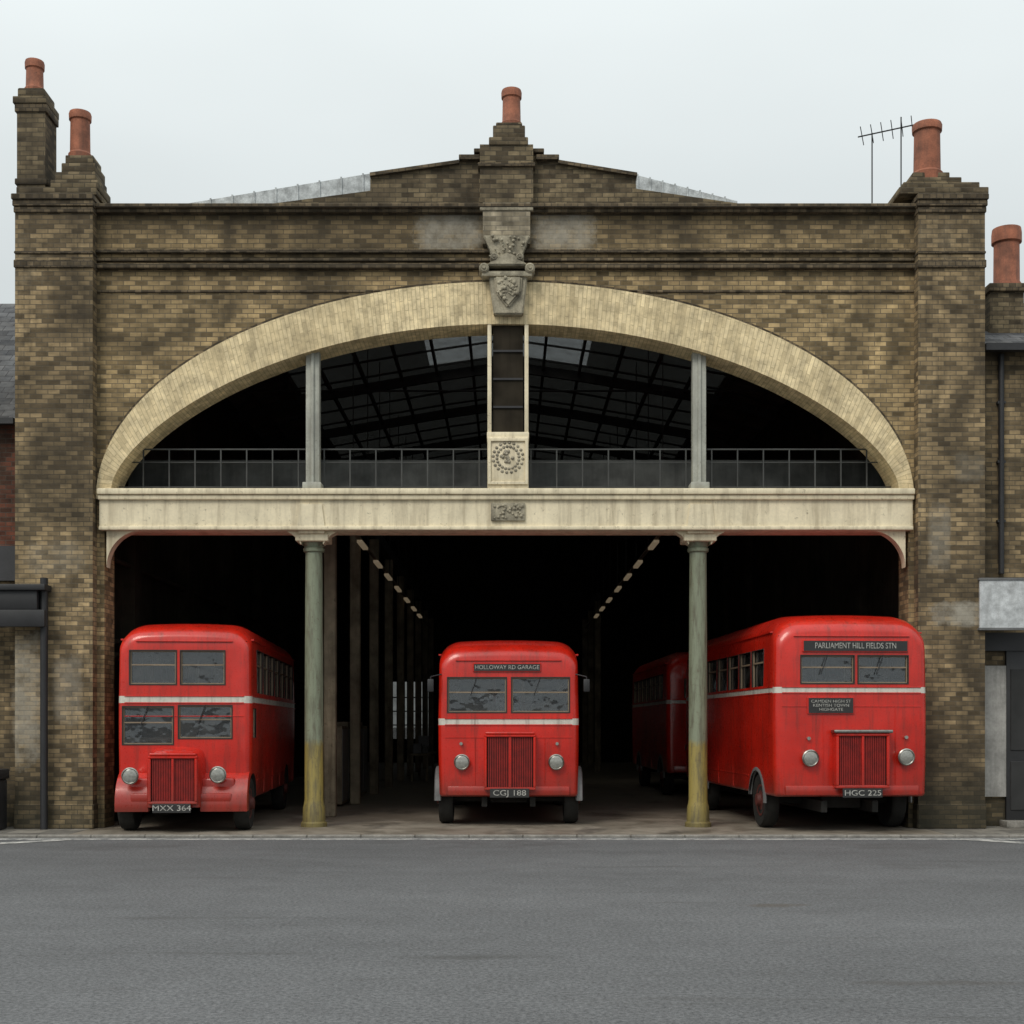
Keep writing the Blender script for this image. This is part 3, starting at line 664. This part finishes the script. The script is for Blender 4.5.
def make_bus(loc,yaw,W,H,L,skirt,stripe,fw,sidez,nside,grille,heads,plate,blinds,wr=.5,wy=(1.1,None),bonnet=None,guard='grey',cabside=None,rt=.42,brow=.33,chrome_top=False,plate_txt='LYF 241',mirrors=True,track=None,gout=.055):
    b=group('bus',loc,yaw); hw=W/2
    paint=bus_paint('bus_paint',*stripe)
    wy=(wy[0],L-2.0)
    k=brow
    st=[(0,.10,k),(.02,.055,k*.86),(.06,.02,k*.68),(.12,.004,k*.52),(.22,0,k*.36),(.4,0,k*.18),(.65,0,k*.06),(1,0,0),(L-.7,0,0),(L-.3,0,k*.12),(L-.1,.02,k*.4),(L-.03,.06,k*.7),(L,.12,k)]
    def mk(s_): 
        w_=hw-s_[1]; return outline(w_,skirt+s_[1]*.4,H-.05-s_[2],min(rt,w_*.45),rt*.75,.06)
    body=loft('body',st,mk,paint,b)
    fl=2*wr+.14
    cav=box('cav',-hw+.09,hw-.09,.09,L-.12,fl,H-k-.06,M_int,b); boolean(body,cav)
    bm=bmesh.new()
    for (x0,x1,z0,z1) in fw: addbox(bm,x0,x1,-.3,.2,z0,z1)
    boolean(body,emit('cut',bm,M_gasket,b))
    bm=bmesh.new()
    y0s=.75; pitch=(L-.6-y0s)/nside; sw=[]
    for i in range(nside):
        a=y0s+i*pitch; sw.append((a+.06,a+pitch-.06,sidez[0],sidez[1]))
    if cabside: sw.append(cabside)
    for (a,c,z0,z1) in sw:
        addbox(bm,hw-.25,hw+.2,a,c,z0,z1); addbox(bm,-hw-.2,-hw+.25,a,c,z0,z1)
    addbox(bm,-.8,.8,L-.3,L+.3,sidez[0],min(sidez[1],H-k-.1))
    boolean(body,emit('cut',bm,M_gasket,b))
    bm=bmesh.new()
    for y in wy:
        for s_ in (-1,1):
            bmesh.ops.create_cone(bm,cap_ends=True,segments=36,radius1=wr+.06,radius2=wr+.06,depth=.5,matrix=Matrix.Translation((s_*(hw-.12),y,wr+.01))@Matrix.Rotation(math.pi/2,4,'Y'))
    boolean(body,emit('cut',bm,M_rubber,b))
    me=body.data; me.polygons.foreach_set('use_smooth',[True]*len(me.polygons)); me.set_sharp_from_angle(angle=R(32))
    boxes('chassis',[(-.5,-.4,.1,L-.2,.35,.55),(.4,.5,.1,L-.2,.35,.55),(-hw+.35,hw-.35,.4,L-.4,skirt+.02,skirt+.08),(-.35,.35,.6,1.9,.4,.8)],M_rubber,b)
    gl=[(x0-.01,x1+.01,.045,.052,z0-.01,z1+.01) for x0,x1,z0,z1 in fw]
    for (a,c,z0,z1) in sw:
        for s_ in (1,-1): gl.append((s_*(hw-.07),s_*(hw-.076),a-.01,c+.01,z0-.01,z1+.01))
    gl.append((-.82,.82,L-.06,L-.053,sidez[0]-.01,sidez[1]))
    boxes('window_glass',gl,M_glass,b)
    fr=[];fi=[]
    t_=.02
    for x0,x1,z0,z1 in fw:
        fr+=[(x0-t_,x1+t_,-.012,.06,z1,z1+t_),(x0-t_,x1+t_,-.012,.06,z0-t_,z0),(x0-t_,x0,-.012,.06,z0,z1),(x1,x1+t_,-.012,.06,z0,z1)]
        zm=z0+(z1-z0)*.58; fi+=[(x0+.02,x1-.02,.02,.042,zm-.012,zm+.012),(x0,x0+.02,.02,.042,z0,z1),(x1-.02,x1,.02,.042,z0,z1),(x0+.02,x1-.02,.02,.042,z0,z0+.02),(x0+.02,x1-.02,.02,.042,z1-.02,z1)]
    for (a,c,z0,z1) in sw:
        for s_ in (1,-1):
            xo=hw*.992; xs=(s_*(xo+.006),s_*(xo-.06))
            fr+=[(xs[0],xs[1],a,c,z1,z1+t_*.8),(xs[0],xs[1],a,c,z0-t_*.8,z0),(xs[0],xs[1],a-t_*.8,a,z0-t_*.8,z1+t_*.8),(xs[0],xs[1],c,c+t_*.8,z0-t_*.8,z1+t_*.8)]
            zm=z0+(z1-z0)*.66; fi+=[(s_*(hw-.06),s_*(hw-.03),a,c,zm-.014,zm+.014),(s_*(hw-.06),s_*(hw-.03),a,a+.025,z0,z1),(s_*(hw-.06),s_*(hw-.03),c-.025,c,z0,z1)]
    boxes('window_frames',fr,M_gasket,b,.003)
    boxes('window_glazing_bars',fi,M_brass,b)
    se=[]
    y=1.6
    top=sidez[0]+.20
    while y<L-.8:
        for s_ in (-1,1): se.append((s_*.3,s_*(hw-.15),y,y+.12,top-.95,top)); se.append((s_*.3,s_*(hw-.15),y-.45,y,top-1.0,top-.55))
        y+=.95
    se.append((-hw+.1,hw-.1,.1,L-.15,top-1.08,top-1.0))
    if bonnet: se.append((-.3,.4,.8,.95,fl,stripe[0]-.2))
    boxes('seats',se,M_seat,b,.02)
    tube('saloon_poles',[((s_*.3,yy,fl),(s_*.3,yy,H-k-.06)) for s_ in (-1,1) for yy in (1.35,3.2,5.1)],.018,M_chrome,b,6)
    sb=bmesh.new()
    for i in range(24):
        a=i/24*6.283; a2=(i+1)/24*6.283
        c0=Vector((fw[-1][0]*.5+fw[-1][1]*.5,.42,fw[-1][2]+.02)); 
        p=c0+Vector((.22*math.cos(a),.1*math.sin(a),.2*math.sin(a))); q=c0+Vector((.22*math.cos(a2),.1*math.sin(a2),.2*math.sin(a2)))
        dd=q-p; bmesh.ops.create_cone(sb,cap_ends=True,segments=6,radius1=.014,radius2=.014,depth=dd.length*1.15,matrix=Matrix.Translation((p+q)/2)@dd.to_track_quat('Z','Y').to_matrix().to_4x4())
    emit('steering_wheel',sb,M_rubber,b,60)
    bd=[]
    fwid=hw-.13
    for z in (stripe[0],stripe[1]):
        bd.append((-fwid,fwid,-.014,.01,z-.012,z+.012))
        for s_ in (1,-1): bd.append((s_*(hw*.98),s_*(hw*.99+.018),.16,L-.12,z-.012,z+.012))
    bd.append((-fwid+.2,fwid-.2,-.025,.01,H-.05-k-.035,H-.05-k-.015))
    bd.append((-fwid,fwid,-.010,.01,stripe[0]-.24,stripe[0]-.225))
    for xx in (grille[0]-.22,grille[1]+.22):
        if not bonnet: bd.append((xx-.008,xx+.008,-.010,.01,skirt+.22,stripe[0]-.24))
    zg=H-.05-rt*.75+.02
    for s_ in (1,-1):
        bd.append((s_*(hw*.96),s_*(hw*.985+.02),.3,L-.3,zg,zg+.03))
        yy=1.9
        while yy<L-.5:
            if all(abs(yy-q)>wr+.15 for q in wy): bd.append((s_*(hw*.96),s_*(hw*.99+.006),yy-.012,yy+.012,skirt+.05,stripe[0]-.015))
            yy+=1.35
        bd.append((s_*(hw*.96),s_*(hw*.99+.008),wy[0]+wr+.12,wy[1]-wr-.12,skirt+.30,skirt+.325))
    boxes('body_beading',bd,M_redpart,b,.004)
    tr=track or hw-.17
    for y in wy:
        for s_ in (-1,1):
            prof_=[(wr*.60,-.10),(wr*.80,-.135),(wr*.93,-.13),(wr*.985,-.09),(wr,-.03),(wr,.03),(wr*.985,.09),(wr*.93,.13),(wr*.80,.135),(wr*.60,.10)]
            lathe('tyre',prof_,(s_*tr,y,wr),M_rubber,b,36,'x')
            lathe('wheel_hub',[(wr*.60,0),(wr*.58,s_*.11),(wr*.42,s_*.09),(wr*.25,s_*.12),(wr*.22,s_*.18),(wr*.10,s_*.19)],(s_*tr,y,wr),M_hub,b,24,'x')
        tube('axle',[((-tr,y,wr),(tr,y,wr))],.07,M_rubber,b)
    gm=M_greyguard if guard=='grey' else M_redpart
    gx0,gx1,gz0,gz1=grille; gy=-.12
    if bonnet:
        bx0,bx1,bz0,bz1,bl=bonnet
        cx=(bx0+bx1)/2; bwid=(bx1-bx0)/2
        def mkb(s_):
            o_=[]; w_=bwid+s_[1]; zt=bz1+s_[2]; z0=bz0
            for x,z in ((-1,0),(-1,.35),(-1,.7),(-.97,.84),(-.88,.93),(-.72,.98),(-.4,1),(0,1.012),(.4,1),(.72,.98),(.88,.93),(.97,.84),(1,.7),(1,.35),(1,0)): o_.append((cx+x*w_,z0+z*(zt-z0)))
            return o_
        loft('bonnet',[(-bl,-.03,-.05),(-bl+.04,0,-.01),(-bl*.5,.01,.04),(.02,.03,.09)],mkb,M_redpart,b)
        gy=-bl
        hwk=hw-.02
        for s_,xa in ((-1,bx0),(1,bx1)):
            x0_,x1_=(-hwk,bx0+.03) if s_<0 else (bx1-.03,hwk)
            arcguard('front_wing',wy[0],wr,wr+.10,x0_,x1_,75,190,M_redpart,b,.05,20)
            box('wing_front',x0_+.24*(s_<0),x1_-.24*(s_>0),-bl+.17,0.0,skirt+.02,skirt+.40,M_redpart,b,.05,3)
        box('bumper_valance',-hw+.3,hw-.3,-bl+.08,-bl+.16,skirt-.03,skirt+.13,M_redpart,b,.03,2)
    else:
        for s_ in (-1,1):
            x0_,x1_=sorted((s_*(hw-.06),s_*(hw+gout)))
            arcguard('front_mudguard',wy[0],wr,wr+.08,x0_,x1_,8,182,gm,b,.045,22)
            arcguard('rear_mudguard',wy[1],wr,wr+.08,x0_,x1_,0,180,gm,b,.03,18)
        box('lower_valance',-hw+.18,hw-.18,-.05,.02,skirt+.03,skirt+.20,M_redpart,b,.02,2)
    d_=.05
    box('grille_back',gx0,gx1,gy-.03,gy+.15,gz0,gz1,M_gap,b)
    fr=[(gx0-d_,gx1+d_,gy-.09,gy+.13,gz1,gz1+d_),(gx0-d_,gx1+d_,gy-.09,gy+.13,gz0-d_,gz0),(gx0-d_,gx0,gy-.09,gy+.13,gz0,gz1),(gx1,gx1+d_,gy-.09,gy+.13,gz0,gz1)]
    boxes('grille_surround',fr,M_redpart,b,.012)
    sl_=[]; n=26; gw=gx1-gx0
    for i in range(1,n): 
        xx=gx0+gw*i/n; sl_.append((xx-.009,xx+.009,gy-.05,gy-.02,gz0,gz1))
    boxes('grille_slats',sl_,M_redgrille,b)
    cxg=(gx0+gx1)/2
    box('grille_centre_bar',cxg-.02,cxg+.02,gy-.08,gy-.02,gz0,gz1,M_redpart,b,.006,1)
    if chrome_top: box('radiator_cap_bar',gx0-d_-.05,gx1+d_+.05,gy-.12,gy+.1,gz1+d_,gz1+d_+.06,M_chrome,b,.02)
    else: box('radiator_header',gx0-d_*.6,gx1+d_*.6,gy-.1,gy+.1,gz1+d_,gz1+d_+.045,M_redpart,b,.02)
    for i,(hx,hz) in enumerate(heads):
        hy=-.0 if not bonnet else -bonnet[4]+.10
        lathe('headlamp_bowl_%d'%i,[(.06,.14),(.10,.04),(.135,-.03),(.148,-.08),(.148,-.10),(.13,-.115),(.115,-.10)],(hx,hy,hz),M_chrome,b,28,'y')
        lathe('headlamp_lens_%d'%i,[(.12,-.10),(.105,-.108),(.07,-.114),(.03,-.117),(.002,-.118)],(hx,hy,hz),M_lens,b,28,'y')
        if not bonnet: tube('side_lamp_%d'%i,[((hx*1.02,-.05,hz+.34),(hx*1.02,0.02,hz+.34))],.03,M_lens,b,14)
    px0,px1,pz0,pz1=plate; py_=(gy-.10)
    box('number_plate',px0,px1,py_-.02,py_+.01,pz0,pz1,M_blind,b,.006,1)
    box('number_plate_bracket',(px0+px1)/2-.1,(px0+px1)/2+.1,py_,gy+.2,pz0+.02,pz1-.02,M_rubber,b)
    text('number_plate_text',plate_txt,((px0+px1)/2,py_-.024,(pz0+pz1)/2),(pz1-pz0)*.85,M_white,b,1.25)
    for i,(x0,x1,z0,z1,tx) in enumerate(blinds):
        box('blind_box_%d'%i,x0-.02,x1+.02,-.03,.02,z0-.02,z1+.02,M_redpart,b,.01,1)
        box('destination_blind_%d'%i,x0,x1,-.037,.01,z0,z1,M_blind,b)
        nl=tx.count('\n')+1; hgt=(z1-z0)/nl; ml=max(len(q) for q in tx.split('\n'))
        size=hgt*.82; sx=min(1.7,(x1-x0)*.95/(ml*.62*size))
        text('destination_text_%d'%i,tx,((x0+x1)/2,-.041,(z0+z1)/2),size,M_white,b,sx)
    if mirrors:
        zz=fw[-1][3]-.12
        for s_ in (-1,1):
            tube('mirror_arm',[((s_*(hw-.1),.05,zz+.2),(s_*(hw+.13),-.08,zz+.14)),((s_*(hw+.13),-.08,zz+.14),(s_*(hw+.13),-.08,zz-.1))],.012,M_iron,b)
            box('mirror_head',s_*(hw+.13)-.06,s_*(hw+.13)+.06,-.11,-.08,zz-.14,zz+.10,M_iron,b,.02)
    for x0,x1,z0,z1 in fw[-2:]:
        tube('wiper',[(((x0+x1)/2,-.02,z1+.02),((x0+x1)/2-.12,-.012,z1-.32))],.008,M_iron,b,6)
    boxes('roof_vents',[(-.2,.2,y,y+.4,H-.02,H+.04) for y in (3,5.5)] ,M_redpart,b,.02)
    return b

yb=.45; k=1320/(24+yb); fx=lambda p:(p-508.5)/k; fz=lambda p:CH+(726-p)/k
make_bus((0.01,yb,0),0,2.62,fz(637),8.5,fz(797),(fz(725),fz(718.5)),
  [(fx(448),fx(506),fz(712),fz(678)),(fx(512),fx(569),fz(712),fz(678))],(fz(712),fz(676)),6,
  (fx(487),fx(533),fz(787),fz(737)),[(fx(462),fz(762)),(fx(556),fz(762))],(fx(490),fx(529),fz(797),fz(788)),
  [(fx(474),fx(540),fz(671),fz(664),'HOLLOWAY RD GARAGE')],wr=.48,wy=(.75,None),rt=.40,brow=.36,plate_txt='CGJ 188',track=1.18,gout=.08)
yb=-1.15; k=1320/(24+yb); cxr=851; fx=lambda p:(p-cxr)/k; fz=lambda p:CH+(726-p)/k
RX=(cxr-508)/k
def rightbus(loc,yaw,pt,tx): return make_bus(loc,yaw,2.70,fz(611),8.3,fz(797),(fz(693),fz(687)),
  [(fx(800),fx(853),fz(683),fz(656)),(fx(858),fx(908),fz(683),fz(656))],(fz(686)+.02,fz(647)),7,
  (fx(835),fx(883),fz(785),fz(736)),[(fx(808),fz(758)),(fx(905),fz(757))],(fx(838),fx(878),fz(797),fz(788)),
  [(fx(802),fx(907),fz(651),fz(641),tx),(fx(807),fx(852),fz(713),fz(698),'CAMDEN HIGH ST\nKENTISH TOWN\nHIGHGATE')],wr=.50,wy=(1.35,None),rt=.45,brow=.36,chrome_top=True,guard='grey',plate_txt=pt,mirrors=False,track=1.16,gout=.0)
rightbus((RX+.01,yb,0),R(3.1),'HGC 225','PARLIAMENT HILL FIELDS STN')
rightbus((5.46,10.2,0),R(1),'GLB 604','PRIVATE')
yb=-.75; k=1320/(24+yb); cxl=184.5; fx=lambda p:(p-cxl)/k; fz=lambda p:CH+(726-p)/k
make_bus(((cxl-508)/k,yb,0),R(3.6),2.34,fz(620),8.0,fz(800),(fz(703),fz(696)),
  [(fx(131),fx(176),fz(684),fz(651)),(fx(181),fx(224),fz(684),fz(651)),(fx(124),fx(173),fz(744),fz(707)),(fx(179),fx(231),fz(738),fz(706))],
  (fz(693)+.02,fz(648)),7,
  (fx(157),fx(199),fz(800),fz(758)),[(fx(136),fz(775)),(fx(221),fz(774))],(fx(159),fx(196),fz(811),fz(802)),
  [],wr=.47,wy=(.28,None),bonnet=(fx(152),fx(204),fz(806),fz(752),.42),cabside=(.22,.65,fz(738),fz(708)),rt=.42,brow=.30,plate_txt='MXX 364',mirrors=False,track=1.0)
